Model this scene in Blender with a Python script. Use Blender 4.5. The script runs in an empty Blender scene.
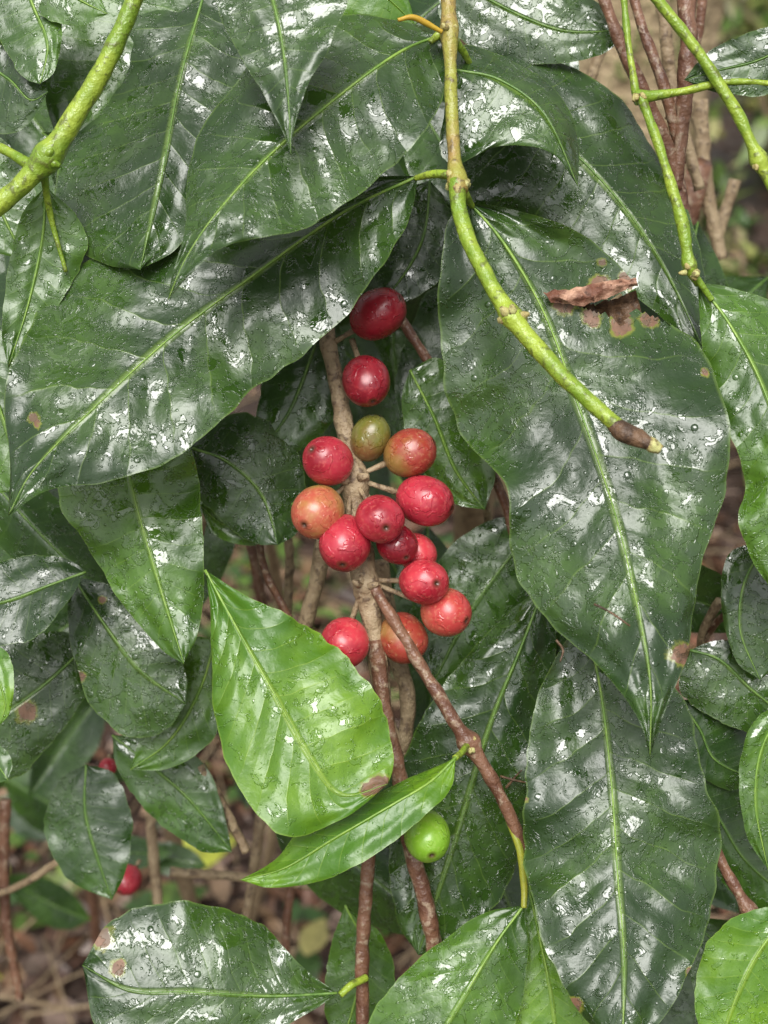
import bpy, math, random
from mathutils import Vector, noise, Matrix
random.seed(7)
S=0.0003; D=0.40; DP=D/S
PITCH=math.radians(30)
C=Vector((0,-0.3464,1.15))
F=Vector((0,math.cos(PITCH),-math.sin(PITCH)))
U=Vector((0,math.sin(PITCH),math.cos(PITCH)))
R=Vector((1,0,0))
def P(x,y,d=0.0):
    k=(DP+d)/DP
    return C+F*((DP+d)*S)+R*((x-384)*S*k)+U*((512-y)*S*k)
scene=bpy.context.scene
COL=scene.collection

# ---------------------------------------------------------------- node helpers
class NT:
    def __init__(s,nt): s.nt=nt
    def n(s,t,**kw):
        nd=s.nt.nodes.new(t)
        for k,v in kw.items(): setattr(nd,k,v)
        return nd
    def link(s,a,b): s.nt.links.new(a,b)
    def put(s,v,sock):
        if isinstance(v,bpy.types.NodeSocket): s.link(v,sock)
        else: sock.default_value=v
    def m(s,op,a,b=0.0,c=0.0,clamp=False):
        nd=s.n('ShaderNodeMath',operation=op,use_clamp=clamp)
        s.put(a,nd.inputs[0]); s.put(b,nd.inputs[1]); s.put(c,nd.inputs[2])
        return nd.outputs[0]
    def mr(s,v,a,b,c=0.0,d=1.0,smooth=True):
        nd=s.n('ShaderNodeMapRange')
        if smooth: nd.interpolation_type='SMOOTHSTEP'
        s.put(v,nd.inputs[0])
        for i,q in enumerate((a,b,c,d)): s.put(q,nd.inputs[i+1])
        return nd.outputs[0]
    def mix(s,f,a,b,bt='MIX'):
        nd=s.n('ShaderNodeMix',data_type='RGBA',blend_type=bt)
        s.put(f,nd.inputs[0])
        s.put(a if isinstance(a,bpy.types.NodeSocket) else (*a,1)[:4],nd.inputs[6])
        s.put(b if isinstance(b,bpy.types.NodeSocket) else (*b,1)[:4],nd.inputs[7])
        return nd.outputs[2]
    def noise(s,vec,scale,detail=2.0,rough=0.5,dist=0.0):
        nd=s.n('ShaderNodeTexNoise')
        s.link(vec,nd.inputs['Vector']); nd.inputs['Scale'].default_value=scale
        nd.inputs['Detail'].default_value=detail; nd.inputs['Roughness'].default_value=rough
        nd.inputs['Distortion'].default_value=dist
        return nd.outputs[0]
    def bump(s,h,dist,strength=1.0,normal=None):
        nd=s.n('ShaderNodeBump'); nd.inputs['Strength'].default_value=strength
        nd.inputs['Distance'].default_value=dist; s.link(h,nd.inputs['Height'])
        if normal is not None: s.link(normal,nd.inputs['Normal'])
        return nd.outputs[0]
def newmat(name):
    m=bpy.data.materials.new(name); m.use_nodes=True
    m.node_tree.nodes.clear()
    t=NT(m.node_tree)
    out=t.n('ShaderNodeOutputMaterial'); b=t.n('ShaderNodeBsdfPrincipled')
    t.link(b.outputs[0],out.inputs[0])
    return m,t,b,out

def leaf_mat(name,c_dark,c_mid,c_vein,wetness=1.0,transl=0.12,rough=0.31,cheap=False,veinamt=0.34):
    m,t,b,out=newmat(name)
    tc=t.n('ShaderNodeTexCoord'); ob=tc.outputs['Object']
    sep=t.n('ShaderNodeSeparateXYZ'); t.link(tc.outputs['UV'],sep.inputs[0])
    u=sep.outputs[0]; v=sep.outputs[1]
    lf=t.n('ShaderNodeAttribute',attribute_name='lf').outputs['Fac']
    a=t.m('MULTIPLY',t.m('ABSOLUTE',t.m('SUBTRACT',u,0.5)),2.0)
    side=t.m('MULTIPLY',t.m('GREATER_THAN',u,0.5),0.45)
    n1=t.noise(ob,30,2 if cheap else 3,0.6)
    ph=t.m('ADD',t.m('ADD',t.m('MULTIPLY',v,11.0),side),t.m('MULTIPLY',n1,0.9))
    ph=t.m('SUBTRACT',ph,t.m('MULTIPLY',a,1.9))
    ph=t.m('ADD',ph,t.m('MULTIPLY',t.m('MULTIPLY',a,a),0.6))
    fr=t.m('MULTIPLY',t.m('ABSOLUTE',t.m('SUBTRACT',t.m('FRACT',ph),0.5)),2.0)
    vein=t.m('MULTIPLY',t.mr(fr,0.94,1.0),t.mr(a,1.0,0.6))
    rib=t.mr(a,0.06,0.015)
    col=t.mix(t.mr(n1,0.35,0.66),c_dark,c_mid)
    n2=t.noise(ob,260,3,0.65)
    col=t.mix(t.m('MULTIPLY',t.mr(n2,0.4,0.75),0.40),col,c_dark)
    col=t.mix(t.m('MULTIPLY',vein,veinamt),col,c_vein)
    col=t.mix(t.m('MULTIPLY',rib,0.5),col,c_vein)
    col=t.mix(t.mr(a,0.97,1.0,0,0.35),col,c_vein)
    at=t.n('ShaderNodeAttribute',attribute_name='brown')
    dm=t.m('ADD',at.outputs['Fac'],t.m('MULTIPLY',t.m('SUBTRACT',n2,0.5),1.1))
    col=t.mix(t.mr(dm,0.28,0.50,0,0.65),col,(0.24,0.25,0.03))
    dmk=t.mr(dm,0.50,0.62)
    col=t.mix(dmk,col,t.mix(n2,(0.05,0.018,0.010),(0.30,0.16,0.09)))
    cr=t.noise(ob,95,2,0.55)
    h=t.m('MULTIPLY',t.m('MULTIPLY',t.m('SQRT',t.m('SUBTRACT',1.02,fr)),0.58),t.m('MULTIPLY',lf,lf))
    h=t.m('ADD',h,t.m('MULTIPLY',cr,1.0))
    h=t.m('ADD',h,t.m('MULTIPLY',rib,-0.3))
    # irregular water film
    w1=t.noise(ob,200,4,0.66,0.7)
    thr=t.m('SUBTRACT',0.70,t.m('MULTIPLY',n1,0.34*wetness))
    wd=t.m('SUBTRACT',w1,thr)
    wet=t.mr(wd,-0.015,0.030)
    h=t.m('ADD',h,t.m('MULTIPLY',n2,0.34))
    h=t.m('ADD',h,t.m('MULTIPLY',wet,0.20))
    water=t.mr(wd,-0.02,0.0)
    if not cheap:
        for sc,amp,hi in ((680,0.19,0.55),(260,0.46,0.84)):
            vn=t.n('ShaderNodeTexVoronoi'); t.link(ob,vn.inputs['Vector']); vn.inputs['Scale'].default_value=sc
            sx=t.n('ShaderNodeSeparateColor'); t.link(vn.outputs['Color'],sx.inputs[0])
            rad=t.mr(sx.outputs[0],hi,1.0,0.0,0.36*wetness,False)
            q=t.m('DIVIDE',t.m('ADD',vn.outputs['Distance'],t.m('MULTIPLY',t.m('SUBTRACT',n2,0.5),0.16)),t.m('MAXIMUM',rad,0.01))
            dome=t.m('SQRT',t.m('MAXIMUM',t.m('SUBTRACT',1.0,t.m('MULTIPLY',q,q)),0.0))
            h=t.m('ADD',h,t.m('MULTIPLY',dome,amp))
            water=t.m('MAXIMUM',water,t.m('GREATER_THAN',dome,0.05))
    t.link(t.bump(h,0.0010,0.8),b.inputs['Normal'])
    col=t.mix(t.m('MULTIPLY',water,0.3),col,c_dark)
    t.link(col,b.inputs['Base Color'])
    rg=t.mix(water,t.mix(n2,(rough-0.07,)*3,(rough+0.11,)*3),(0.10,)*3)
    rg=t.mix(dmk,rg,(0.6,)*3)
    t.link(rg,b.inputs['Roughness'])
    b.inputs['IOR'].default_value=1.5
    t.link(t.mr(water,0,1,0.74,1.0),b.inputs['Specular IOR Level'])
    tr=t.n('ShaderNodeBsdfTranslucent')
    t.link(t.mix(0.6,col,c_vein),tr.inputs['Color'])
    mx=t.n('ShaderNodeMixShader'); mx.inputs[0].default_value=transl
    t.link(b.outputs[0],mx.inputs[1]); t.link(tr.outputs[0],mx.inputs[2])
    t.link(mx.outputs[0],out.inputs[0])
    return m
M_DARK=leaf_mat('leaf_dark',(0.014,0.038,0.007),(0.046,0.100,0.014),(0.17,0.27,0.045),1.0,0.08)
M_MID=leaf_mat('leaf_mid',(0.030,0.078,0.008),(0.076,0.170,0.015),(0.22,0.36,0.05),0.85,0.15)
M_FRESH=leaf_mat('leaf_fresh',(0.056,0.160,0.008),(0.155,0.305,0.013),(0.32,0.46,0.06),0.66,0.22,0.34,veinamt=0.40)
M_BACK=leaf_mat('leaf_back',(0.015,0.044,0.007),(0.052,0.122,0.014),(0.14,0.24,0.05),0.8,0.12,cheap=True)  # cheaper leaf material without drops, for deeper leaves

def simple_mat(name,c1,c2,scale,rough,bumpd,bscale=None,spec=0.5,dist=0.0,c3=None):
    m,t,b,out=newmat(name)
    tc=t.n('ShaderNodeTexCoord'); ob=tc.outputs['Object']
    n=t.noise(ob,scale,3,0.65,dist)
    col=t.mix(t.mr(n,0.35,0.65),c1,c2)
    h=t.noise(ob,bscale or scale*3,3,0.6)
    if c3 is not None:
        col=t.mix(t.mr(h,0.53,0.66,0,0.85),col,c3)
    t.link(col,b.inputs['Base Color'])
    b.inputs['Roughness'].default_value=rough
    b.inputs['Specular IOR Level'].default_value=spec
    t.link(t.bump(h,bumpd,0.9),b.inputs['Normal'])
    return m
M_RIB=simple_mat('midrib',(0.13,0.25,0.035),(0.23,0.36,0.06),200,0.4,0.0002)
M_RIBD=simple_mat('midrib_dark',(0.08,0.17,0.03),(0.15,0.26,0.05),200,0.4,0.0002)
M_GSTEM=simple_mat('green_stem',(0.15,0.25,0.018),(0.30,0.39,0.04),70,0.33,0.0009,380,0.5,0,(0.10,0.12,0.02))
M_YSTEM=simple_mat('yellow_brown_stem',(0.27,0.28,0.04),(0.30,0.19,0.06),60,0.4,0.0009,380,0.5,0,(0.11,0.075,0.03))
M_BSTEM=simple_mat('red_brown_stem',(0.10,0.042,0.024),(0.19,0.095,0.055),90,0.4,0.0012,320,0.5,0.5,(0.30,0.22,0.15))
M_TSTEM=simple_mat('tan_bark',(0.33,0.25,0.15),(0.22,0.155,0.09),120,0.55,0.0014,350,0.4,1.0,(0.10,0.065,0.04))
M_NODE=simple_mat('node_scar',(0.46,0.46,0.18),(0.34,0.27,0.10),300,0.5,0.0006,700,0.4,0,(0.12,0.075,0.03))
M_DEAD=simple_mat('dead_tissue',(0.14,0.055,0.032),(0.52,0.31,0.21),130,0.55,0.0010,400,0.3,0.5,(0.06,0.025,0.015))
M_BUD_GAPSHADE=simple_mat('dried_tip_and_gap_shade',(0.05,0.028,0.016),(0.15,0.085,0.045),200,0.5,0.0010,500,0.4,0.5)

# ---------------------------------------------------------------- mesh builder
class MB:
    def __init__(s): s.v=[];s.f=[];s.uv=[];s.br=[];s.mi=[];s.c=[];s.lf=[]
    def obj(s,name,mats,parent=None,smooth=True,colors=False):
        me=bpy.data.meshes.new(name); me.from_pydata([tuple(p) for p in s.v],[],s.f)
        for mt in mats: me.materials.append(mt)
        me.polygons.foreach_set('material_index',s.mi)
        me.polygons.foreach_set('use_smooth',[smooth]*len(s.f))
        if len(s.uv)==len(s.v):
            uvl=me.uv_layers.new(name='UVMap'); buf=[]
            for f in s.f:
                for i in f: buf.extend(s.uv[i])
            uvl.data.foreach_set('uv',buf)
        if len(s.br)==len(s.v):
            at=me.attributes.new('brown','FLOAT','POINT'); at.data.foreach_set('value',s.br)
        if len(s.lf)==len(s.v):
            at=me.attributes.new('lf','FLOAT','POINT'); at.data.foreach_set('value',s.lf)
        if colors:
            at=me.attributes.new('col','FLOAT_COLOR','POINT'); b=[]
            for c in s.c: b.extend((*c,1))
            at.data.foreach_set('color',b)
        me.update()
        o=bpy.data.objects.new(name,me); COL.objects.link(o)
        if parent is not None: o.parent=parent
        return o

def crs(pts,n):
    p=[tuple(map(float,q)) for q in pts]
    k=len(p[0])
    ext=[tuple(2*p[0][i]-p[1][i] for i in range(k))]+p+[tuple(2*p[-1][i]-p[-2][i] for i in range(k))]
    dense=[]
    for i in range(1,len(ext)-2):
        for s in range(14):
            t=s/14; a,b,c,d=ext[i-1],ext[i],ext[i+1],ext[i+2]
            dense.append(tuple(0.5*((2*b[j])+(-a[j]+c[j])*t+(2*a[j]-5*b[j]+4*c[j]-d[j])*t*t+(-a[j]+3*b[j]-3*c[j]+d[j])*t**3) for j in range(k)))
    dense.append(p[-1])
    L=[0]
    for i in range(1,len(dense)):
        L.append(L[-1]+math.dist(dense[i][:2],dense[i-1][:2])+1e-6)
    out=[];j=0
    for i in range(n):
        s=L[-1]*i/(n-1)
        while j<len(L)-2 and L[j+1]<s: j+=1
        f=(s-L[j])/(L[j+1]-L[j]); f=min(max(f,0),1)
        out.append(tuple(dense[j][q]*(1-f)+dense[j+1][q]*f for q in range(k)))
    return out
def lerpl(lst,t):
    if not isinstance(lst,(list,tuple)): return lst
    x=t*(len(lst)-1); i=min(int(x),len(lst)-2); f=x-i; f=f*f*(3-2*f)*0.5+f*0.5
    return lst[i]*(1-f)+lst[i+1]*f

def tube(mb,pts,rad,seg=10,mi=0,lump=0.0,cap=True):
    n=len(pts); base=len(mb.v); ref=Vector((0.3,0.2,0.93))
    for i,p in enumerate(pts):
        tan=(pts[min(i+1,n-1)]-pts[max(i-1,0)])
        if tan.length<1e-9: tan=Vector((0,0,1))
        tan.normalize()
        a=tan.cross(ref); 
        if a.length<0.05: a=tan.cross(Vector((1,0,0)))
        a.normalize(); b=tan.cross(a)
        for k in range(seg):
            th=2*math.pi*k/seg
            dr=a*math.cos(th)+b*math.sin(th)
            r=rad[i]
            if lump: r*=1+lump*noise.noise((p+dr*rad[i])*180)
            mb.v.append(p+dr*r); mb.uv.append((k/seg,i/n)); mb.br.append(0.0); mb.lf.append(0.5)
    for i in range(n-1):
        for k in range(seg):
            k2=(k+1)%seg
            mb.f.append((base+i*seg+k,base+i*seg+k2,base+(i+1)*seg+k2,base+(i+1)*seg+k)); mb.mi.append(mi)
    if cap:
        mb.f.append(tuple(base+k for k in range(seg))[::-1]); mb.mi.append(mi)
        mb.f.append(tuple(base+(n-1)*seg+k for k in range(seg))); mb.mi.append(mi)

def inpoly(x,y,poly):
    c=False;j=len(poly)-1
    for i in range(len(poly)):
        xi,yi=poly[i];xj,yj=poly[j]
        if (yi>y)!=(yj>y) and x<(xj-xi)*(y-yi)/(yj-yi)+xi: c=not c
        j=i
    return c

def leaf(mb,mid,L,Rr,dep,dl=0,dr=0,arch=0.10,wave=5,nu=12,nv=64,spots=(),holes=(),rib=1.7,quilt=None,seed=0,nvein=11,ribtube=True):
    M=crs(mid,nv+1); A=crs([mid[0]]+list(L)+[mid[-1]],nv+1); B=crs([mid[0]]+list(Rr)+[mid[-1]],nv+1)
    length=sum(math.dist(M[i][:2],M[i+1][:2]) for i in range(nv))
    if quilt is None: quilt=min(2.4,length/nvein*0.05)*min(1,length/400)
    LF=min(1.0,length/400)
    wave=wave*min(1.5,length/340)
    rs=random.Random(seed*31+7); p1,p2=rs.uniform(0,6.28),rs.uniform(0,6.28); f1,f2=rs.uniform(13,19),rs.uniform(13,19)
    base=len(mb.v); W=2*nu+1; px=[]
    def depth(t,a,hw):
        u=abs(a); pr=math.sin(math.pi*min(max(t,0),1))**0.6
        d=lerpl(dep,t)+(dl if a<0 else dr)*u*pr+arch*hw*u*u
        d+=wave*u*u*pr*(math.sin(t*(f1 if a<0 else f2)+(p1 if a<0 else p2))+0.5*math.sin(t*31+p2*2+u))
        ph=t*nvein-1.9*u+0.6*u*u+(0.45 if a>0 else 0)
        d-=quilt*(abs(math.sin(math.pi*ph))-0.5)*min(1,5*u*(1-u)+0.1)*pr
        d+=length*0.018*noise.noise(Vector((t*5+seed*3.1,a*2.2,seed)))*min(1,u*2.5)
        return d
    for i in range(nv+1):
        t=i/nv
        for j in range(-nu,nu+1):
            a=j/nu; E=A[i] if a<0 else B[i]; u=abs(a)
            x=M[i][0]*(1-u)+E[0]*u; y=M[i][1]*(1-u)+E[1]*u
            hw=math.hypot(E[0]-M[i][0],E[1]-M[i][1])
            sg=1 if a>0 else -1
            wob=1+u*(0.065*noise.noise(Vector((t*9,sg*3,seed+5)))+0.032*noise.noise(Vector((t*27,sg*3,seed+9))))
            x=M[i][0]+(x-M[i][0])*wob; y=M[i][1]+(y-M[i][1])*wob
            d=depth(t,a,hw)
            mb.v.append(P(x,y,d)); mb.uv.append(((a+1)/2,t)); px.append((x,y)); mb.lf.append(LF)
            br=0.0
            for (sx,sy,sr) in spots:
                q=math.hypot(x-sx,y-sy)/sr
                br=max(br,1.15-0.65*q)
            mb.br.append(max(br,0.0))
    for i in range(nv):
        for j in range(W-1):
            q=(base+i*W+j,base+i*W+j+1,base+(i+1)*W+j+1,base+(i+1)*W+j)
            if holes:
                cx=sum(px[k-base][0] for k in q)/4; cy=sum(px[k-base][1] for k in q)/4
                if any(inpoly(cx,cy,h) for h in holes): continue
            mb.f.append(q); mb.mi.append(0)
    if ribtube:
        pts=[];rad=[]
        for i in range(0,nv+1,2):
            t=i/nv; pts.append(P(M[i][0],M[i][1],lerpl(dep,t)-rib*0.2)); rad.append(rib*S*(1-0.8*t)*(0.9+0.2*noise.noise(Vector((t*12,seed,0)))))
        tube(mb,pts,rad,6,1)

plant=bpy.data.objects.new('coffee_plant',None); COL.objects.link(plant)
LEAFN=[0]
def hero(mid,L,Rr,dep,mat=None,**kw):
    LEAFN[0]+=1; mb=MB()
    kw.setdefault('seed',LEAFN[0])
    leaf(mb,mid,L,Rr,dep,**kw)
    mat=mat or M_DARK
    return mb.obj('leaf_%d'%LEAFN[0],[mat,M_RIB if mat in (M_FRESH,M_MID) or LEAFN[0] in (1,2,17,18) else M_RIBD],plant)

# ---------------------------------------------------------------- hero leaves
hero([(418,176),(340,214),(240,285),(170,338),(100,402),(35,468),(8,516)],
     [(370,178),(290,205),(180,232),(75,268),(22,338),(4,400),(10,460)],
     [(410,215),(385,262),(330,330),(250,395),(188,450),(130,476),(50,490)],
     [-50,-22,-30,-68,-115],dl=34,dr=-30,arch=0.12,wave=10,nu=20,nv=110,spots=[(33,418,6),(37,424,4)])
hero([(444,34),(400,52),(340,95),(270,155),(215,215),(185,260),(168,300)],
     [(405,22),(340,15),(262,50),(215,110),(188,165),(186,225),(172,275)],
     [(446,85),(418,140),(355,198),(290,232),(225,246),(190,275)],
     [-30,-65,-95,-130,-150],dl=38,dr=-15,arch=0.12,wave=9,nu=18,nv=96)
hero([(262,-40),(280,30),(288,95),(291,156)],[(215,-10),(232,40),(262,92),(284,135)],[(345,-20),(332,40),(308,85),(294,130)],
     [-100,-125,-140,-145],dl=8,dr=-8,wave=5,mat=M_DARK)
hero([(208,-20),(180,80),(163,170),(140,270)],[(130,10),(95,90),(58,170),(60,235),(100,262)],[(262,20),(255,90),(215,170),(185,240)],
     [85,40,0,-30],dl=30,dr=10,wave=9,nu=16)
hero([(140,-40),(120,30),(95,90),(60,150)],[(75,-30),(60,30),(45,90)],[(190,-20),(175,50),(130,110),(90,140)],[90,70,60,60],mat=M_MID)
hero([(46,186),(42,240),(28,305),(8,368)],[(22,215),(8,270),(2,330)],[(75,215),(88,246),(62,300),(26,352)],[-10,0,0,-5],mat=M_MID,dl=-10)
hero([(18,-30),(35,10),(48,45),(40,84)],[(-15,0),(5,50),(25,78)],[(55,-10),(62,30),(55,70)],[10,0,-10,-15],mat=M_MID)
hero([(-20,60),(10,80),(30,100),(48,92)],[(-15,40),(20,55),(42,72)],[(-20,110),(5,135),(30,122)],[20,10,0,-5])
hero([(50,-20),(80,0),(108,14)],[(60,-35),(90,-20)],[(40,15),(80,25)],[-10,-15,-20],mat=M_MID,nv=30)
hero([(-40,300),(-10,380),(10,440),(20,490)],[(-60,360),(-50,450),(-10,490)],[(0,330),(28,400),(30,460)],[30,20,20,20],mat=M_MID)
hero([(-60,110),(-20,170),(10,230),(25,260)],[(-70,170),(-30,240)],[(-20,120),(30,175),(38,230)],[70,60,60,60],mat=M_MID)
# upper right
hero([(456,70),(500,80),(545,115),(578,186)],[(462,45),(515,62),(560,95),(578,140)],[(444,110),(446,165),(500,146),(550,152)],
     [-30,-35,-45,-40],dl=35,dr=-15,arch=0.15,wave=6)
hero([(470,55),(540,120),(610,190),(660,260),(705,352)],[(520,52),(600,82),(655,150),(694,225),(706,300)],[(455,120),(470,210),(560,262),(640,300),(690,345)],
     [70,65,60,50,25],dl=35,dr=0,arch=0.15,wave=9,nu=16,nv=80)
hero([(450,-30),(490,0),(560,30),(625,30)],[(480,-40),(560,-20),(600,5)],[(440,20),(500,60),(570,62),(610,50)],[90,85,80,80],mat=M_DARK)
hero([(350,-30),(390,0),(415,25)],[(370,-30),(405,-5)],[(340,10),(380,30)],[-10,-10,0],mat=M_FRESH,nv=30)
hero([(840,10),(770,55),(720,70),(684,80)],[(800,70),(765,95),(715,92)],[(800,20),(750,32),(708,52)],[-20,-10,0,5],mat=M_DARK)
# hero right leaf
hero([(470,203),(505,245),(545,315),(580,410),(614,510),(636,600),(650,680),(650,757)],
     [(448,222),(440,280),(442,350),(456,425),(505,488),(512,560),(545,618),(600,668),(636,715)],
     [(515,210),(590,238),(648,300),(700,352),(730,420),(722,500),(700,570),(688,650),(664,715)],
     [-30,-36,-46,-68,-100,-135,-160],dl=20,dr=10,arch=0.10,wave=12,nu=34,nv=190,
     spots=[(566,302,12),(600,285,10),(622,326,11),(628,282,10),(650,318,9),(592,316,10),(602,262,5),(682,655,12),(705,372,4)],
     holes=[[(574,303),(596,304),(618,296),(640,287),(655,278),(720,290),(720,345),(690,334),(660,320),(634,309),(622,326),(606,314),(590,311)],[(680,655),(700,640),(702,668),(688,670)]])
hero([(588,628),(602,700),(612,790),(618,880),(624,960),(622,1060)],
     [(566,640),(534,710),(525,790),(524,860),(540,930),(575,1005)],
     [(640,650),(682,698),(700,755),(718,830),(714,900),(692,965),(662,1020)],
     [20,5,-25,-60,-85],dl=10,dr=8,arch=0.1,wave=10,nu=20,nv=110,spots=[(575,1005,8),(527,800,3),(690,972,5)])
hero([(698,282),(730,325),(762,385),(785,460),(792,540),(772,590)],
     [(700,320),(706,380),(728,430),(746,480),(738,520),(752,560)],
     [(740,290),(800,320),(840,400),(840,500),(810,570)],
     [-5,-25,-45,-55,-50],dl=10,dr=15,mat=M_MID,nu=16,nv=70,wave=8)
hero([(545,585),(520,650),(490,725),(458,830),(418,955)],
     [(495,625),(440,690),(402,760),(388,840),(396,915)],
     [(556,640),(548,710),(532,800),(505,890),(450,950)],
     [100,98,98,95,90],dl=15,dr=5,wave=7,nu=16,nv=80)
# bright fresh leaf
hero([(205,570),(238,630),(272,690),(308,755),(340,795),(388,784)],
     [(210,605),(212,660),(214,715),(230,770),(262,820),(296,836),(345,818)],
     [(240,592),(296,620),(345,655),(380,700),(392,745),(392,770)],
     [-5,-18,-32,-42,-40],dl=-24,dr=24,arch=0.10,wave=9,mat=M_FRESH,nu=20,nv=80,spots=[(380,786,12),(366,790,7)],nvein=11)
hero([(456,757),(430,782),(390,806),(335,838),(285,868),(240,880)],
     [(450,790),(425,815),(385,848),(330,878),(275,888)],
     [(440,765),(400,782),(350,808),(300,832),(275,860)],
     [-5,-30,-40,-35,-30],dl=-14,dr=30,arch=0.1,wave=5,mat=M_FRESH,nv=60,nvein=11)
hero([(120,430),(135,500),(158,580),(184,664)],[(60,450),(62,505),(92,555),(120,600),(160,648)],[(185,440),(200,500),(204,570),(200,625)],
     [20,15,0,-20],dl=15,dr=10,mat=M_MID,wave=9,nu=16,nv=60)
hero([(192,448),(228,462),(262,495),(278,545)],[(232,414),(285,432),(306,485),(298,530)],[(188,478),(215,515),(250,542)],[80,85,90,85],mat=M_DARK,dl=20)
hero([(86,572),(50,585),(10,600),(-40,612)],[(70,598),(40,634),(5,646),(-25,635)],[(65,558),(25,556),(-20,572)],[75,65,60,60],mat=M_DARK,dl=-25,dr=15)
hero([(72,575),(105,625),(140,670),(186,704)],[(68,625),(88,700),(125,736),(165,730)],[(120,590),(160,625),(185,670)],[140,120,110,110],mat=M_DARK,spots=[(80,676,6),(102,600,4)])
hero([(92,640),(50,680),(10,710),(-50,745)],[(88,690),(50,745),(10,780),(-30,775)],[(60,632),(10,640),(-40,680)],[190,170,160,150],mat=M_DARK,spots=[(26,712,10)])
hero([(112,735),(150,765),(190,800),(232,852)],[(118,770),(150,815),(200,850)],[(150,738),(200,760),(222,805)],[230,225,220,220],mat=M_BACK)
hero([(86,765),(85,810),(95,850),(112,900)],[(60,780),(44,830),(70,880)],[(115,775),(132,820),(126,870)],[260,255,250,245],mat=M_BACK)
hero([(215,640),(200,690),(170,740),(130,770)],[(190,640),(160,690),(140,740)],[(222,690),(212,740),(170,768)],[150,150,150,150],mat=M_MID)
hero([(300,500),(260,520),(225,525),(200,505)],[(290,520),(255,545),(215,535)],[(280,505),(240,500),(215,495)],[100,110,110,110],mat=M_MID,nv=30)
hero([(-30,640),(-10,660),(5,700),(0,725)],[(-40,670),(-20,710)],[(5,650),(14,680),(10,712)],[40,30,20,20],mat=M_FRESH,nv=30)
hero([(-30,740),(-10,755),(8,780)],[(-40,760),(-15,785)],[(-5,742),(12,760)],[40,30,20],mat=M_MID,nv=30)
# bottom
hero([(337,993),(270,996),(190,992),(130,990),(82,965)],[(310,1012),(250,1040),(160,1050),(100,1030)],[(300,965),(255,920),(185,902),(115,918)],
     [70,55,40,35,40],dl=-20,dr=30,mat=M_DARK,nu=16,nv=70,wave=7,spots=[(102,936,11),(118,968,8)])
hero([(524,905),(495,945),(462,1000),(425,1060)],[(480,915),(430,950),(385,995),(362,1050)],[(528,950),(520,1010),(490,1070)],[30,15,0,-10],dl=15,mat=M_MID,nu=16,nv=60)
hero([(528,885),(540,940),(552,1000),(560,1080)],[(512,930),(503,1000),(510,1060)],[(560,925),(590,985),(600,1050)],[55,45,35,30],mat=M_FRESH)
hero([(800,900),(760,950),(735,1000),(715,1060)],[(740,915),(706,945),(695,1010)],[(820,960),(800,1040)],[0,-10,-15,-20],mat=M_FRESH)
hero([(345,905),(365,950),(355,1000),(340,1050)],[(330,950),(325,1010)],[(385,940),(395,1000),(370,1040)],[150,150,150,150],mat=M_MID)
# right small ones
hero([(690,650),(720,660),(752,690),(790,720)],[(680,690),(720,722),(770,735)],[(720,640),(765,650),(795,690)],[70,65,60,60],mat=M_DARK)
hero([(770,540),(745,580),(740,630),(760,680)],[(728,555),(722,610),(736,660)],[(800,580),(790,650)],[40,40,40,40],mat=M_DARK)
hero([(800,700),(765,740),(755,800),(768,870)],[(760,715),(740,760),(745,830)],[(810,760),(800,850)],[0,0,0,0],mat=M_MID)
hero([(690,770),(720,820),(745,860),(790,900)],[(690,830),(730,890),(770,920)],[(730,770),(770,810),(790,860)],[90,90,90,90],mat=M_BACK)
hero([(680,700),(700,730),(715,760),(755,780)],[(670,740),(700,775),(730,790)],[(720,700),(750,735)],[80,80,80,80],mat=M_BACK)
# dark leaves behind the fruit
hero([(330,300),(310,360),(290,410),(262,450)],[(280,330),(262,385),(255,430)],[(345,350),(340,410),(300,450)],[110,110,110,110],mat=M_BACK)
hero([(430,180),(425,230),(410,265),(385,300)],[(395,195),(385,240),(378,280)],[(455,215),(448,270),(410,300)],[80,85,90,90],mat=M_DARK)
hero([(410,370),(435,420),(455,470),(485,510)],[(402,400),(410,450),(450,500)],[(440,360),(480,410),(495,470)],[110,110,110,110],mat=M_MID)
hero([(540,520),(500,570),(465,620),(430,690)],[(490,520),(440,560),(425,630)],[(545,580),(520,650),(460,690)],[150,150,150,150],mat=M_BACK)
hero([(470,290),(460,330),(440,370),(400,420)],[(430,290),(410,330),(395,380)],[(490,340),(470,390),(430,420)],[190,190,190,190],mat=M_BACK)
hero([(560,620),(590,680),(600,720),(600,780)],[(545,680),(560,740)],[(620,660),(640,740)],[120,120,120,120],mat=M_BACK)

# ---------------------------------------------------------------- filler leaves (same plant, deeper)
fill=MB()
def rleaf(mb,x,y,d,length,width,ang,rs,nu=5,nv=20,bend=None):
    ca,sa=math.cos(ang),math.sin(ang); bend=rs.uniform(-0.25,0.25) if bend is None else bend
    mid=[];A=[];B=[]
    n=6
    for i in range(n+1):
        t=i/n; along=length*t; off=bend*length*math.sin(t*1.6)*t
        mx=x+ca*along-sa*off; my=y+sa*along+ca*off
        mid.append((mx,my))
        w=width*(math.sin(math.pi*t**0.85)**0.85 if 0<t<1 else 0)
        if 0<i<n:
            A.append((mx+sa*w,my-ca*w)); B.append((mx-sa*w,my+ca*w))
    dd=rs.uniform(-90,20)
    leaf(mb,mid,A,B,[d,d+dd*0.4,d+dd],dl=rs.uniform(-35,45),dr=rs.uniform(-35,45),arch=rs.uniform(0,.25),wave=rs.uniform(4,9),nu=nu,nv=nv,seed=rs.randint(1,9999),rib=1.6,quilt=0.3)
rs=random.Random(11)
cnt=0
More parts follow.
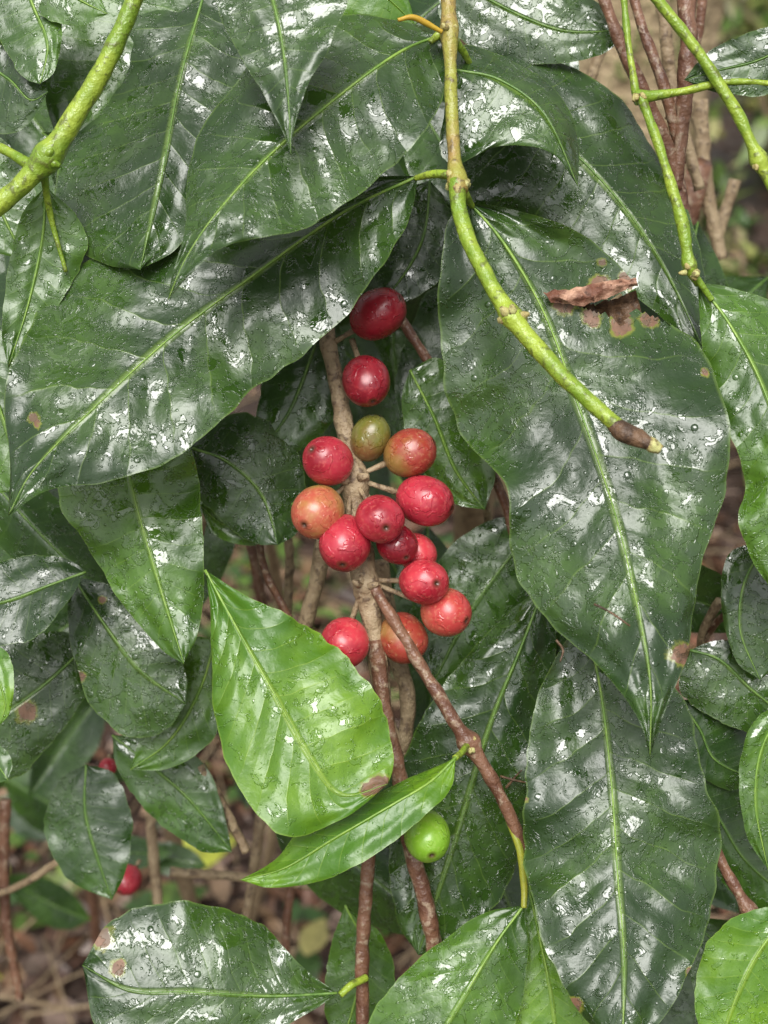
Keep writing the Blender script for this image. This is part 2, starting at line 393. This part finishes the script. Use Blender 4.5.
while cnt<110:
    x=rs.uniform(-250,1000); y=rs.uniform(-250,1050); d=rs.uniform(170,620)
    ang=math.pi/2+rs.uniform(-1.1,1.1)
    L=rs.uniform(190,330)*0.85
    tx,ty=x+math.cos(ang)*L*0.6,y+math.sin(ang)*L*0.6
    if tx<360 and ty>730 and x>-120: continue
    if ty>900 and tx<420: continue
    if tx>540 and ty<360 and tx<1000: 
        continue
    if 200<tx<340 and 520<ty<760 : continue
    if 440<tx<540 and 450<ty<560 : continue
    if 180<tx<520 and 330<ty<680 and d<260: continue
    rleaf(fill,x,y,d,L,L*rs.uniform(0.17,0.24),ang,rs); cnt+=1
for k in range(22):
    x=rs.uniform(-60,340); y=rs.uniform(690,1010); d=rs.uniform(900,2400); sc=(DP)/(DP+d)
    L=rs.uniform(130,260)*sc
    rleaf(fill,x,y,d,L,L*rs.uniform(.18,.26),math.pi/2+rs.uniform(-1.9,1.9),rs)
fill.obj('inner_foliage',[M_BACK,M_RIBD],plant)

# ---------------------------------------------------------------- stems
def stem(pts,rad,mat,name='stem',seg=12,lump=0.25,nodes=(),n=None,parent=None):
    n=n or max(24,int(len(pts)*12))
    sp=crs(pts,n); mb=MB(); P3=[];RR=[]
    for i,q in enumerate(sp):
        t=i/(n-1); r=lerpl(rad,t)
        for (nx,ny,amt,wd) in nodes:
            r*=1+amt*math.exp(-((q[0]-nx)**2+(q[1]-ny)**2)/(wd*wd))
        P3.append(P(*q)); RR.append(r*S*(DP+q[2])/DP)
    tube(mb,P3,RR,seg,0,lump)
    return mb.obj(name,[mat],parent or plant)
def nodebits(x,y,d,r,k=7,mat=M_NODE,seed=1):
    rs=random.Random(seed); mb=MB()
    for i in range(k):
        th=rs.uniform(0,6.28); ph=rs.uniform(-0.4,1)
        a=P(x+math.cos(th)*r*0.5,y+math.sin(th)*r*0.4,d-ph*r*0.5)
        b=P(x+math.cos(th)*r*rs.uniform(1.0,1.4),y+math.sin(th)*r*rs.uniform(0.8,1.2),d-ph*r*1.1)
        tube(mb,[a,(a+b)/2,b],[r*0.38*S,r*0.34*S,r*0.16*S],7,0,0.4)
    mb.obj('node_stipules',[mat],plant)
stem([(150,-40,-60),(118,38,-60),(92,88,-58),(48,156,-55),(10,195,-55),(-40,235,-50)],[8,9,10,11,10,10],M_GSTEM,nodes=[(46,156,0.5,14)],lump=0.15)
nodebits(44,160,-60,13,5,M_GSTEM,4)
stem([(44,165,-55),(46,190,-30),(52,222,-12),(66,272,-2)],[4.5,3.5,2.5,2],M_GSTEM,lump=0.1)
stem([(30,165,-50),(5,150,-40),(-20,140,-30)],[6,5,4],M_GSTEM,lump=0.1)
stem([(449,-40,-40),(449,20,-50),(451,80,-60),(453,140,-70),(459,192,-85)],[7.5,7.5,6.5,6.5,7.5],M_YSTEM,nodes=[(449,32,0.35,12),(455,180,0.5,12)],lump=0.18)
stem([(456,180,-84),(462,222,-92),(484,272,-108),(516,322,-125),(565,378,-145),(615,424,-160),(628,434,-163)],[8,8,8.5,9,8,8.5],M_GSTEM,nodes=[(512,318,0.4,12)],lump=0.16)
stem([(612,422,-160),(626,432,-164),(640,440,-167),(652,445,-170)],[8,9.5,9,6],M_BUD_GAPSHADE,lump=0.5,n=20)
stem([(644,441,-167),(652,445,-169),(661,450,-171)],[6,7.5,5],M_NODE,lump=0.5,n=12)
nodebits(450,32,-55,10,6,M_NODE,3); nodebits(456,180,-82,12,7,M_NODE,8); nodebits(513,318,-124,13,8,M_NODE,5)
stem([(455,176,-80),(435,174,-68),(416,178,-50)],[5,4.5,3],M_GSTEM,lump=0.1)
stem([(459,186,-80),(466,196,-62),(472,206,-34)],[5,4.5,3],M_GSTEM,lump=0.1)
stem([(450,32,-55),(442,33,-45),(430,42,-50)],[5,4.5,3],M_GSTEM,lump=0.1)
stem([(451,36,-52),(462,50,-38),(470,64,-20)],[5,4,3],M_GSTEM,lump=0.1)
stem([(442,32,-60),(415,18,-70),(398,20,-75)],[2.5,3.5,2],simple_mat('yellow_bract',(0.5,0.34,0.03),(0.4,0.24,0.02),100,0.4,0.0003),lump=0.2)
# upper right stems
stem([(592,-40,60),(615,30,60),(645,95,70),(672,160,90),(690,240,110)],[6,6,7,7,6],M_BSTEM)
stem([(625,-40,90),(640,20,90),(665,90,80),(682,165,95)],[5,5,6,5],M_BSTEM)
stem([(684,-40,70),(688,40,70),(684,110,80),(676,190,95)],[9,9,8,7],M_BSTEM,lump=0.3)
stem([(632,-30,-5),(672,18,-5),(705,62,-8),(738,115,-10),(762,168,-10),(790,220,-10)],[5,5.5,6,6,6],M_GSTEM,nodes=[(757,160,0.5,9)])
stem([(640,95,-5),(660,150,-15),(682,222,-20),(690,268,-20),(698,284,-10)],[5,5,5.5,6.5,4],M_GSTEM,nodes=[(690,265,0.5,10)])
stem([(622,-20,10),(628,40,8),(636,95,0)],[3.5,3.5,4],M_GSTEM)
stem([(635,98,0),(680,92,0),(730,82,0),(790,85,0)],[5,4,3.5,3],M_GSTEM,nodes=[(637,97,0.6,10)])
stem([(690,270,-20),(700,283,-15),(712,300,-12)],[4,3.5,3],M_GSTEM)
nodebits(690,272,-22,9,5,M_NODE,12); nodebits(757,160,-10,9,5,M_NODE,13); nodebits(637,92,-5,9,5,M_NODE,14)
# fruiting branch
stem([(318,280,90),(326,330,80),(338,390,72),(350,455,66),(358,520,62),(364,575,60),(374,640,62),(384,705,66),(398,770,72),(412,850,80),(430,920,90),(438,990,100)],
     [8,8.5,9,10,10,10,8,8,8,8,8],M_TSTEM,name='fruiting_branch',nodes=[(352,480,0.5,22),(364,585,0.45,16)],lump=0.4,n=140)
stem([(372,585,52),(400,630,46),(435,690,40),(468,742,34),(495,785,35),(522,845,42),(545,900,55),(560,960,60)],[6,6,7,7,6,5,4.5],M_BSTEM,nodes=[(468,742,0.7,10)],lump=0.3)
stem([(374,640,58),(384,705,58),(398,775,60),(412,850,62),(430,925,64),(440,1000,70)],[8,8,8,8,8],M_BSTEM,lump=0.3)
stem([(376,700,80),(372,800,90),(366,890,95),(362,960,100),(364,1060,100)],[7,7,7,7,7],M_BSTEM,lump=0.3)
nodebits(468,744,30,10,6,M_NODE,21); nodebits(364,588,52,11,8,M_TSTEM,22); nodebits(354,480,56,12,9,M_TSTEM,23)
stem([(468,744,30),(462,752,10),(455,758,-5)],[4,3.5,3],M_GSTEM)
stem([(508,820,40),(520,850,36),(524,885,34),(524,908,28)],[3,4,4,3],simple_mat('yellow_shoot',(0.30,0.30,0.03),(0.22,0.28,0.04),100,0.4,0.0003),lump=0.1)
stem([(398,315,120),(430,365,120),(465,430,125),(500,490,130),(520,560,140)],[5,5,5,5,4],M_BSTEM)
stem([(380,560,120),(392,640,130),(408,700,140),(400,760,150)],[9,9,8,7],M_TSTEM)
stem([(325,540,170),(312,600,180),(300,640,190)],[9,8,8],M_TSTEM)
stem([(258,480,160),(262,560,180),(290,620,190)],[4,4,4],M_BSTEM)
stem([(715,850,30),(738,892,20),(760,925,15),(800,960,10)],[6,6,7,6],M_BSTEM,nodes=[(752,910,0.5,9)]); nodebits(752,912,14,9,6,M_DEAD,31)
stem([(200,765,230),(225,810,235),(246,852,240)],[5,5,5],M_TSTEM)
stem([(340,995,68),(352,985,75),(366,978,90)],[3.5,4,4],M_GSTEM)
rs=random.Random(77)
for k,(xa,ya,xb,yb,dz,r,mt) in enumerate([(285,500,285,640,330,5,M_TSTEM),(215,480,190,600,300,4,M_TSTEM),(250,540,300,720,420,5,M_BSTEM),(480,480,492,540,200,5,M_TSTEM),
    (150,700,165,960,700,6,M_TSTEM),(265,790,240,960,600,6,M_TSTEM),(5,800,20,1000,650,6,M_BSTEM),(300,830,285,990,650,5,M_BSTEM),(60,860,-20,900,600,4,M_TSTEM),
    (170,872,340,890,560,5,M_TSTEM),(720,600,700,650,160,5,M_TSTEM),(726,615,705,640,150,4,M_BSTEM),(700,100,720,260,500,8,M_TSTEM),(735,180,700,330,600,6,M_TSTEM),(605,40,560,160,420,6,M_TSTEM),(660,-20,700,190,260,7,M_TSTEM),(705,-20,668,120,200,5,M_BSTEM)]):
    stem([(xa,ya,dz),((xa+xb)/2+rs.uniform(-8,8),(ya+yb)/2+rs.uniform(-8,8),dz+20),(xb,yb,dz+40)],[r,r*.9,r*.8],mt,lump=0.3)
for pts in ([(594,604,-150),(610,612,-154),(630,626,-158)],[(500,776,88),(514,780,86),(528,783,86)],[(506,788,90),(516,776,86),(522,770,84)],[(556,640,-112),(563,650,-114),(560,662,-116)]):
    stem(pts,[1.3,1.2,0.8],M_BUD_GAPSHADE,'debris',seg=6,n=10)
def flap(tp,bt,dd,mat,n0=26,curl=9,seed=0):
    mb=MB(); top=crs(tp,n0); bot=crs(bt,n0)
    for i in range(n0):
        for j in range(7):
            u=j/6; x=top[i][0]*(1-u)+bot[i][0]*u; y=top[i][1]*(1-u)+bot[i][1]*u
            mb.v.append(P(x,y+3*noise.noise(Vector((i*.5,j*.3,seed))),dd-curl*math.sin(u*3.1)+7*noise.noise(Vector((i*.4,j*.5,3+seed)))))
    for i in range(n0-1):
        for j in range(6): mb.f.append((i*7+j,i*7+j+1,i*7+j+8,i*7+j+7)); mb.mi.append(0)
    mb.obj('dead_flap_and_gap_shade',[mat],plant)
flap([(543,292),(575,288),(605,281),(636,278)],[(552,302),(580,306),(602,300),(638,285)],-46,M_DEAD,curl=5)
flap([(556,300),(585,302),(610,300),(636,290)],[(562,308),(590,318),(614,328),(642,316)],-20,M_BUD_GAPSHADE,curl=-12,seed=4)  # dark sheet added under the torn notch, standing in for the gap's shade

# ---------------------------------------------------------------- cherries
def cherry_mat(name,c1,c2,c3,bias):
    m,t,b,out=newmat(name)
    tc=t.n('ShaderNodeTexCoord'); ob=tc.outputs['Object']
    at=t.n('ShaderNodeAttribute',attribute_name='brown'); uv=t.n('ShaderNodeSeparateXYZ'); t.link(tc.outputs['UV'],uv.inputs[0])
    o2=ob
    n1=t.noise(o2,85,3,0.55)
    k=t.m('ADD',t.m('MULTIPLY',uv.outputs[1],0.35),n1)
    col=t.mix(t.mr(k,bias-0.16,bias+0.16),c1,c2)
    n2=t.noise(o2,900,3,0.55)
    col=t.mix(t.mr(n2,0.50,0.70,0,0.40),col,c3)
    col=t.mix(at.outputs['Fac'],col,(0.07,0.03,0.015))
    t.link(col,b.inputs['Base Color'])
    wt=t.noise(o2,260,2,0.5,0.5)
    wet=t.mr(wt,0.55,0.60)
    b.inputs['Specular IOR Level'].default_value=0.6
    t.link(t.mix(wet,(0.30,)*3,(0.14,)*3),b.inputs['Roughness'])
    h=t.m('ADD',t.m('MULTIPLY',wet,0.35),t.m('MULTIPLY',t.noise(o2,150,2),0.8))
    t.link(t.bump(h,0.0005,0.8),b.inputs['Normal'])
    return m
C_DEEP=cherry_mat('cherry_deep_red',(0.17,0.006,0.014),(0.29,0.014,0.026),(0.40,0.05,0.05),0.62)
C_CRIM=cherry_mat('cherry_crimson',(0.25,0.009,0.020),(0.44,0.030,0.050),(0.54,0.12,0.10),0.62)
C_RED=cherry_mat('cherry_red',(0.33,0.012,0.026),(0.54,0.045,0.060),(0.62,0.16,0.13),0.62)
C_OR=cherry_mat('cherry_orange',(0.44,0.090,0.055),(0.33,0.25,0.06),(0.58,0.30,0.15),0.66)
C_PK=cherry_mat('cherry_coral',(0.44,0.045,0.042),(0.44,0.14,0.07),(0.58,0.24,0.14),0.68)
C_BR=cherry_mat('cherry_turning',(0.30,0.040,0.028),(0.26,0.15,0.04),(0.44,0.22,0.1),0.74)
C_OLV=cherry_mat('cherry_olive',(0.14,0.14,0.022),(0.18,0.08,0.03),(0.28,0.23,0.08),0.75)
C_GRN=cherry_mat('cherry_green',(0.17,0.35,0.02),(0.24,0.42,0.035),(0.32,0.46,0.10),0.7)
def cherry_mesh(mb,center,axis,r,stretch=1.1,seed=0):
    q=axis.to_track_quat('Z','Y').to_matrix(); nt=22; ns=28; base=len(mb.v)
    for i in range(nt+1):
        th=math.pi*i/nt
        z=math.cos(th)*r*stretch; rr=math.sin(th)**0.92*r if 0<i<nt else 0.0
        br=0.0
        if i==0: z=r*stretch*0.93; br=1
        if i==1: z=r*stretch*0.95; rr=r*0.06; br=1
        if i==2: z=r*stretch*1.015; rr=r*0.12; br=0.7
        if i==3: rr=r*0.27; z=r*stretch*0.975;br=0.05
        for k in range(ns):
            ph=2*math.pi*k/ns
            w=1+0.03*math.cos(2*ph+seed)+0.035*noise.noise(Vector((math.cos(ph)*1.3+seed,math.sin(ph)*1.3,th)))
            mb.v.append(center+q@Vector((rr*w*math.cos(ph),rr*w*math.sin(ph)*0.96,z))); mb.uv.append((k/ns,i/nt)); mb.br.append(br)
    for i in range(nt):
        for k in range(ns):
            k2=(k+1)%ns
            mb.f.append((base+i*ns+k,base+(i+1)*ns+k,base+(i+1)*ns+k2,base+i*ns+k2)); mb.mi.append(0)
cluster=bpy.data.objects.new('coffee_cherry_cluster',None); COL.objects.link(cluster)
def cherry(x,y,d,rx,ry,mat,node,face=0.5,parent=cluster,name='cherry',st=1.10):
    r=(rx+ry)/2*S*(DP+d)/DP*1.06
    c=P(x,y,d); nd=P(*node)
    out=(c-nd); out.normalize(); ax=(out*(1-face)-F*face).normalized()
    mb=MB(); cherry_mesh(mb,c,ax,r*0.97,st,x*0.7)
    o=mb.obj(name,[mat],parent)
    mb=MB(); e=c-ax*r*0.95; md=(e+nd)/2+F*(-2*S)
    tube(mb,[nd,md,e],[3.2*S,2.6*S,4*S],8,0,0.2); mb.obj('pedicel',[M_TSTEM if mat is not C_GRN else M_GSTEM],parent)
N1=(352,478,62); N2=(364,580,58); N0=(330,345,78); N3=(340,400,72)
cherry(378,314,60,27,24,C_DEEP,N0,0.2,st=1.16)
cherry(366,381,45,21,25,C_DEEP,(352,340,72),0.1,st=1.18)
cherry(370,438,62,17,23,C_OLV,(352,478,62),0.1,st=1.18)
cherry(410,453,55,25,22,C_BR,N1,0.1,st=1.12)
cherry(328,461,38,22,26,C_CRIM,N1,0.15)
cherry(318,512,30,26,26,C_OR,N1,0.35)
cherry(345,543,26,25,27,C_CRIM,N1,0.3,st=1.14)
cherry(380,519,12,24,24,C_CRIM,N1,0.5)
cherry(397,544,36,20,20,C_DEEP,N1,0.4)
cherry(425,501,45,27,24,C_CRIM,N1,0.15,st=1.14)
cherry(417,553,62,18,20,C_RED,N1,0.4)
cherry(424,582,34,25,22,C_RED,N2,0.6)
cherry(446,612,48,24,23,C_PK,N2,0.4)
cherry(403,638,66,22,25,C_BR,N2,0.3)
cherry(345,643,42,23,26,C_RED,N2,0.6)
cherry(427,836,25,20,26,C_GRN,(418,800,68),0.1,plant,'green_cherry',st=1.18)
cherry(127,880,560,14,14,C_CRIM,(140,860,580),0.3,plant,'distant_cherry')
cherry(108,767,420,8,9,C_CRIM,(110,755,430),0.3,plant,'distant_cherry')

# ---------------------------------------------------------------- plant trunk stems from the ground
def wstem(p0,p1,r0,r1,mat,name,bend=0.04,seed=0,parent=plant):
    rs=random.Random(seed); mb=MB(); n=30; a=Vector(p0); b=Vector(p1); off=Vector((rs.uniform(-1,1),rs.uniform(-1,1),0))*bend
    pts=[a.lerp(b,i/(n-1))+off*math.sin(math.pi*i/(n-1)) for i in range(n)]
    tube(mb,pts,[r0+(r1-r0)*i/(n-1) for i in range(n)],10,0,0.25); mb.obj(name,[mat],parent)
wstem((-0.02,0.42,-0.02),(0.03,0.20,1.02),0.016,0.009,M_TSTEM,'trunk',0.05,2)
wstem((0.03,0.20,1.02),(0.02,0.16,1.55),0.009,0.006,M_TSTEM,'trunk_top',0.02,3)
wstem((-0.10,0.50,-0.02),(-0.13,0.25,0.95),0.007,0.005,M_TSTEM,'side_stem',0.05,4)
wstem((-0.30,0.62,-0.02),(-0.24,0.30,0.9),0.006,0.004,M_BSTEM,'side_stem',0.06,5)
wstem((-0.16,0.70,-0.02),(-0.08,0.35,0.8),0.006,0.004,M_TSTEM,'side_stem',0.06,6)
wstem((0.10,0.5,-0.02),(0.13,0.2,1.0),0.008,0.005,M_BSTEM,'side_stem',0.04,7)
wstem((0.03,0.2,1.0),P(318,280,90),0.006,0.0026,M_TSTEM,'side_stem',0.02,8)
wstem((0.03,0.19,1.2),P(449,-40,-40),0.005,0.0024,M_YSTEM,'side_stem',0.02,9)

# ---------------------------------------------------------------- ground
def gz(x,y): return 0.03*noise.noise(Vector((x*2.2,y*2.2,0)))+0.022*noise.noise(Vector((x*9,y*9,2)))+0.012*noise.noise(Vector((x*26,y*26,4)))
def sm(i,n,ext): 
    q=(i/n)*2-1; return math.sinh(q*5.2)/math.sinh(5.2)*ext
mb=MB(); n=230
for i in range(n+1):
    for j in range(n+1):
        x=sm(i,n,70); y=sm(j,n,70)+0.9
        z=gz(x,y)+0.3*noise.noise(Vector((x*.08,y*.08,5)))*min(1,(abs(x)+abs(y))/20)
        mb.v.append(Vector((x,y,z)))
for i in range(n):
    for j in range(n):
        mb.f.append((i*(n+1)+j,(i+1)*(n+1)+j,(i+1)*(n+1)+j+1,i*(n+1)+j+1)); mb.mi.append(0)
m,t,b,out=newmat('soil'); tc=t.n('ShaderNodeTexCoord'); ob=tc.outputs['Object']
n1=t.noise(ob,9,4,0.7); n2=t.noise(ob,70,4,0.75); n3=t.noise(ob,1.3,3,0.6)
col=t.mix(t.mr(n1,0.35,0.65),(0.040,0.023,0.016),(0.115,0.066,0.046))
col=t.mix(t.mr(n2,0.5,0.62,0,0.8),col,(0.24,0.17,0.135))
col=t.mix(t.mr(n2,0.46,0.36,0,0.85),col,(0.018,0.012,0.009))
col=t.mix(t.mr(n3,0.52,0.62,0,0.6),col,t.mix(n2,(0.05,0.09,0.02),(0.16,0.20,0.05)))
t.link(col,b.inputs['Base Color']); t.link(t.mr(n1,0.4,0.6,0.3,0.8),b.inputs['Roughness'])
t.link(t.bump(t.m('ADD',n2,n1),0.03,1.0),b.inputs['Normal'])
mb.obj('ground',[m])

def col_mat(name,rough,transl):
    m,t,b,out=newmat(name)
    at=t.n('ShaderNodeAttribute',attribute_name='col'); tc=t.n('ShaderNodeTexCoord')
    n=t.noise(tc.outputs['Object'],60,2,0.65)
    col=t.mix(t.mr(n,0.35,0.7,0,0.5),at.outputs['Color'],(0.03,0.022,0.012))
    t.link(col,b.inputs['Base Color']); b.inputs['Roughness'].default_value=rough
    tr=t.n('ShaderNodeBsdfTranslucent'); t.link(col,tr.inputs[0]); mx=t.n('ShaderNodeMixShader'); mx.inputs[0].default_value=transl
    t.link(b.outputs[0],mx.inputs[1]); t.link(tr.outputs[0],mx.inputs[2]); t.link(mx.outputs[0],out.inputs[0])
    return m
M_LIT=col_mat('dead_leaves',0.45,0.1); M_WEED=col_mat('green_leaves',0.35,0.25)
def sleaf(mb,o,dirv,up,L,W,col,curl=0.2,n=5):
    side=dirv.cross(up); side.normalize(); base=len(mb.v)
    for i in range(n+1):
        t=i/n; w=W*math.sin(math.pi*(0.04+0.94*t)**0.85); z=curl*L*(t*t)
        c=o+dirv*(L*t)-up*z
        for a in (-1,0,1):
            mb.v.append(c+side*(a*w)+up*(abs(a)*w*0.3)); mb.c.append(col)
    for i in range(n):
        for a in (0,1):
            k=base+i*3+a; mb.f.append((k,k+1,k+4,k+3)); mb.mi.append(0)
def rv(rs): 
    return Vector((rs.gauss(0,1),rs.gauss(0,1),rs.gauss(0,1))).normalized()
rs=random.Random(5); mb=MB()
pal=[(0.15,0.07,0.038),(0.22,0.13,0.065),(0.075,0.038,0.024),(0.32,0.21,0.13),(0.055,0.028,0.02),(0.19,0.085,0.05),(0.28,0.20,0.16),(0.10,0.05,0.033)]
for i in range(9000):
    x=rs.uniform(-1.6,1.6); y=rs.uniform(0.1,4.5) if i<3000 else rs.uniform(0.3,1.7)
    if i>=3000: x=rs.uniform(-0.9,0.6)
    z=gz(x,y)+rs.uniform(0.004,0.022)
    a=rs.uniform(0,6.28); dv=Vector((math.cos(a),math.sin(a),rs.uniform(-.35,.5))).normalized()
    up=(Vector((0,0,1))+rv(rs)*0.6).normalized(); c=rs.choice(pal); k=rs.uniform(.5,1.3)
    if rs.random()<0.015: c=(0.40,0.40,0.07)
    L=rs.uniform(0.012,0.055) if rs.random()<0.9 else rs.uniform(.06,.11); sleaf(mb,Vector((x,y,z)),dv,up,L,L*rs.uniform(.08,.3),tuple(q*k for q in c),rs.uniform(-.5,.5))
mb.obj('leaf_litter',[M_LIT],colors=True)
mb=MB()
for i in range(600):
    x=rs.uniform(-1.0,0.9); y=rs.uniform(0.2,2.4); a=rs.uniform(0,6.28); L=rs.uniform(.05,.3)
    p=Vector((x,y,gz(x,y)+rs.uniform(.005,.03))); q=p+Vector((math.cos(a),math.sin(a),rs.uniform(-.05,.3)))*L
    r=rs.uniform(.0008,.003); tube(mb,[p,(p+q)/2+rv(rs)*L*.06,q],[r,r*.9,r*.6],5)
mb.obj('fallen_twigs',[M_TSTEM])
mb=MB()
GC=[(0.07,0.15,0.03),(0.12,0.21,0.04),(0.20,0.28,0.06),(0.32,0.34,0.10),(0.36,0.35,0.10)]
for i in range(1700):
    y=rs.uniform(0.5,7); x=rs.uniform(-2.6,3.6)
    if noise.noise(Vector((x*1.6,y*1.6,9)))<-0.02+(0.14 if y<1.6 else -0.25): continue
    c=rs.choice(GC if y>1.6 else GC[:3])
    for k in range(rs.randint(4,9)):
        a=rs.uniform(0,6.28); dv=Vector((math.cos(a)*.6,math.sin(a)*.6,rs.uniform(.3,1.3))).normalized()
        L=rs.uniform(.04,.14)*(1 if y>1.6 else .6); sleaf(mb,Vector((x,y,0.005)),dv,Vector((-math.cos(a)*.6,-math.sin(a)*.6,1)).normalized(),L,L*rs.uniform(.05,.22),c,0.35)
for i in range(110):
    x=rs.uniform(-0.75,0.25); y=rs.uniform(0.6,1.7); z=gz(x,y)
    for k in range(rs.randint(2,6)):
        a=rs.uniform(0,6.28); dv=Vector((math.cos(a),math.sin(a),rs.uniform(-.1,.6))).normalized()
        L=rs.uniform(.02,.05); sleaf(mb,Vector((x,y,z+rs.uniform(.01,.09))),dv,Vector((-math.cos(a)*.3,-math.sin(a)*.3,1)).normalized(),L,L*rs.uniform(.25,.4),rs.choice(GC[:2]+[(0.05,0.11,0.03)]),0.3)
mb.obj('ground_weeds',[M_WEED],colors=True)
mb=MB()
def ray_at_z(px,py,z):
    d=(P(px,py,0)-C); return C+d*((z-C.z)/d.z)
for (px,py,z,a,L,c) in ((162,868,.14,0.5,.085,(0.46,0.50,0.07)),(190,852,.12,1.9,.05,(0.42,0.46,0.06)),(305,955,.10,1.2,.05,(0.34,0.31,0.11))):
    dv=Vector((math.cos(a),math.sin(a),.15)).normalized(); sleaf(mb,ray_at_z(px,py,z),dv,Vector((0,-.4,1)).normalized(),L,L*.28,c,.2,8)
mb.obj('yellowing_leaves',[M_WEED],colors=True)
def shrub(x,y,h,w,nl,leafL,pal,seed,name='shrub'):
    rs=random.Random(seed); e=bpy.data.objects.new(name,None); COL.objects.link(e)
    st=MB(); mb=MB()
    cl=[]
    for k in range(14):
        a=rs.uniform(0,6.28); r=w*rs.uniform(.2,1); top=Vector((x+math.cos(a)*r,y+math.sin(a)*r,h*rs.uniform(.35,1)))
        b0=Vector((x+rs.uniform(-.1,.1),y+rs.uniform(-.1,.1),-0.02)); md=b0.lerp(top,.5)+Vector((0,0,h*.12))
        pts=[Vector(q) for q in crs([b0,md,top],12)]; tube(st,pts,[0.014*(1-i/14) for i in range(12)],6); cl+=[(pts[q],0.15) for q in range(3,12)]
    for i in range(nl):
        c,rad=rs.choice(cl); p=c+rv(rs)*rs.uniform(0,w*0.33); p.z=max(p.z,.03)
        dv=(rv(rs)+Vector((0,0,-.35))).normalized(); up=(Vector((0,0,1))+rv(rs)*.6).normalized()
        L=leafL*rs.uniform(.6,1.25); cc=rs.choice(pal); kk=rs.uniform(.6,1.3)
        sleaf(mb,p,dv,up,L,L*.2,tuple(q*kk for q in cc),.3)
    st.obj('stems',[M_TSTEM],e); mb.obj('foliage',[M_WEED],e,colors=True)
PG=[(0.07,0.15,0.03),(0.10,0.20,0.04),(0.045,0.10,0.025),(0.17,0.26,0.06)]
PY=[(0.22,0.32,0.08),(0.34,0.38,0.11),(0.13,0.24,0.05),(0.42,0.40,0.18)]
shrub(1.25,3.4,0.7,.6,900,.10,PY,1); shrub(2.3,5.2,1.3,1.1,1500,.14,PY,2); shrub(0.5,5.6,1.5,1.2,1600,.14,PY,3)
shrub(-1.3,4.6,1.7,1.1,1500,.14,PG,4); shrub(-0.7,2.6,1.0,.5,900,.12,PG,5); shrub(3.8,7.5,2.4,1.5,1400,.18,PG,6); shrub(1.2,8.5,2.2,1.6,1400,.18,PY,7); shrub(-2.6,7.5,2.6,1.6,1400,.18,PG,8); shrub(0.72,2.0,0.42,.22,260,.07,PY,9)
def tree():
    e=bpy.data.objects.new('shade_tree',None); COL.objects.link(e); mb=MB()
    pts=[Vector(q) for q in crs([(0.33,1.45,-.05),(0.31,1.47,0.5),(0.33,1.5,1.3),(0.40,1.6,2.4),(0.38,1.9,3.6)],60)]
    tube(mb,pts,[0.10*(1-0.4*i/60)+0.06*math.exp(-i/4) for i in range(60)],28,0,0.35)
    for k in range(7):
        a=k*0.9; b=pts[42+k*2]; q=b+Vector((math.cos(a)*1.1,abs(math.sin(a))*1.1,.9)); tube(mb,[b,(b+q)/2+Vector((0,0,.15)),q],[.04,.025,.01],8)
    m=simple_mat('mossy_bark',(0.44,0.34,0.21),(0.24,0.18,0.10),14,0.8,0.03,40,0.3,1.0,(0.14,0.17,0.05))
    mb.obj('trunk',[m],e); fb=MB(); rs=random.Random(3)
    for i in range(900):
        a=rs.uniform(0,6.28); r=rs.uniform(.3,1.5); p=Vector((0.45+math.cos(a)*r,2.9+math.sin(a)*r,rs.uniform(3.2,4.6)))
        if p.y<2.2: continue
        sleaf(fb,p,rv(rs),(Vector((0,0,1))+rv(rs)*.5).normalized(),.14,.03,rs.choice(PG))
    fb.obj('crown',[M_WEED],e,colors=True)
tree()

# ---------------------------------------------------------------- light
w=bpy.data.worlds.new('World'); scene.world=w; w.use_nodes=True; nt=w.node_tree; nt.nodes.clear()
t=NT(nt); sky=t.n('ShaderNodeTexSky'); sky.sky_type='NISHITA'; sky.sun_disc=False
EL=math.radians(60); AZ=math.radians(192)
sky.sun_elevation=EL; sky.sun_rotation=AZ; sky.dust_density=4; sky.air_density=1.0
hs=t.n('ShaderNodeHueSaturation'); hs.inputs['Saturation'].default_value=0.10; hs.inputs['Value'].default_value=1.2; t.link(sky.outputs[0],hs.inputs['Color'])
bg=t.n('ShaderNodeBackground'); bg.inputs[1].default_value=0.15; t.link(hs.outputs[0],bg.inputs[0]); o=t.n('ShaderNodeOutputWorld'); t.link(bg.outputs[0],o.inputs[0])
sl=bpy.data.lights.new('sun','SUN'); sl.energy=3.1; sl.angle=math.radians(38); sl.color=(1,0.98,0.94)
so=bpy.data.objects.new('sun',sl); COL.objects.link(so)
sd=Vector((math.sin(AZ)*math.cos(EL),math.cos(AZ)*math.cos(EL),math.sin(EL)))
so.rotation_euler=sd.to_track_quat('Z','Y').to_euler(); so.location=sd*10
cam=bpy.data.cameras.new('camera'); co=bpy.data.objects.new('camera',cam); COL.objects.link(co)
co.location=C; co.rotation_euler=(math.radians(90)-PITCH,0,0)
cam.sensor_fit='VERTICAL'; cam.sensor_height=36; cam.lens=18/((512*S)/D); cam.clip_start=0.01; cam.clip_end=300
cam.dof.use_dof=True; cam.dof.focus_distance=0.395; cam.dof.aperture_fstop=13
scene.camera=co
scene.view_settings.view_transform='Standard'; scene.view_settings.look='None'; scene.view_settings.exposure=0
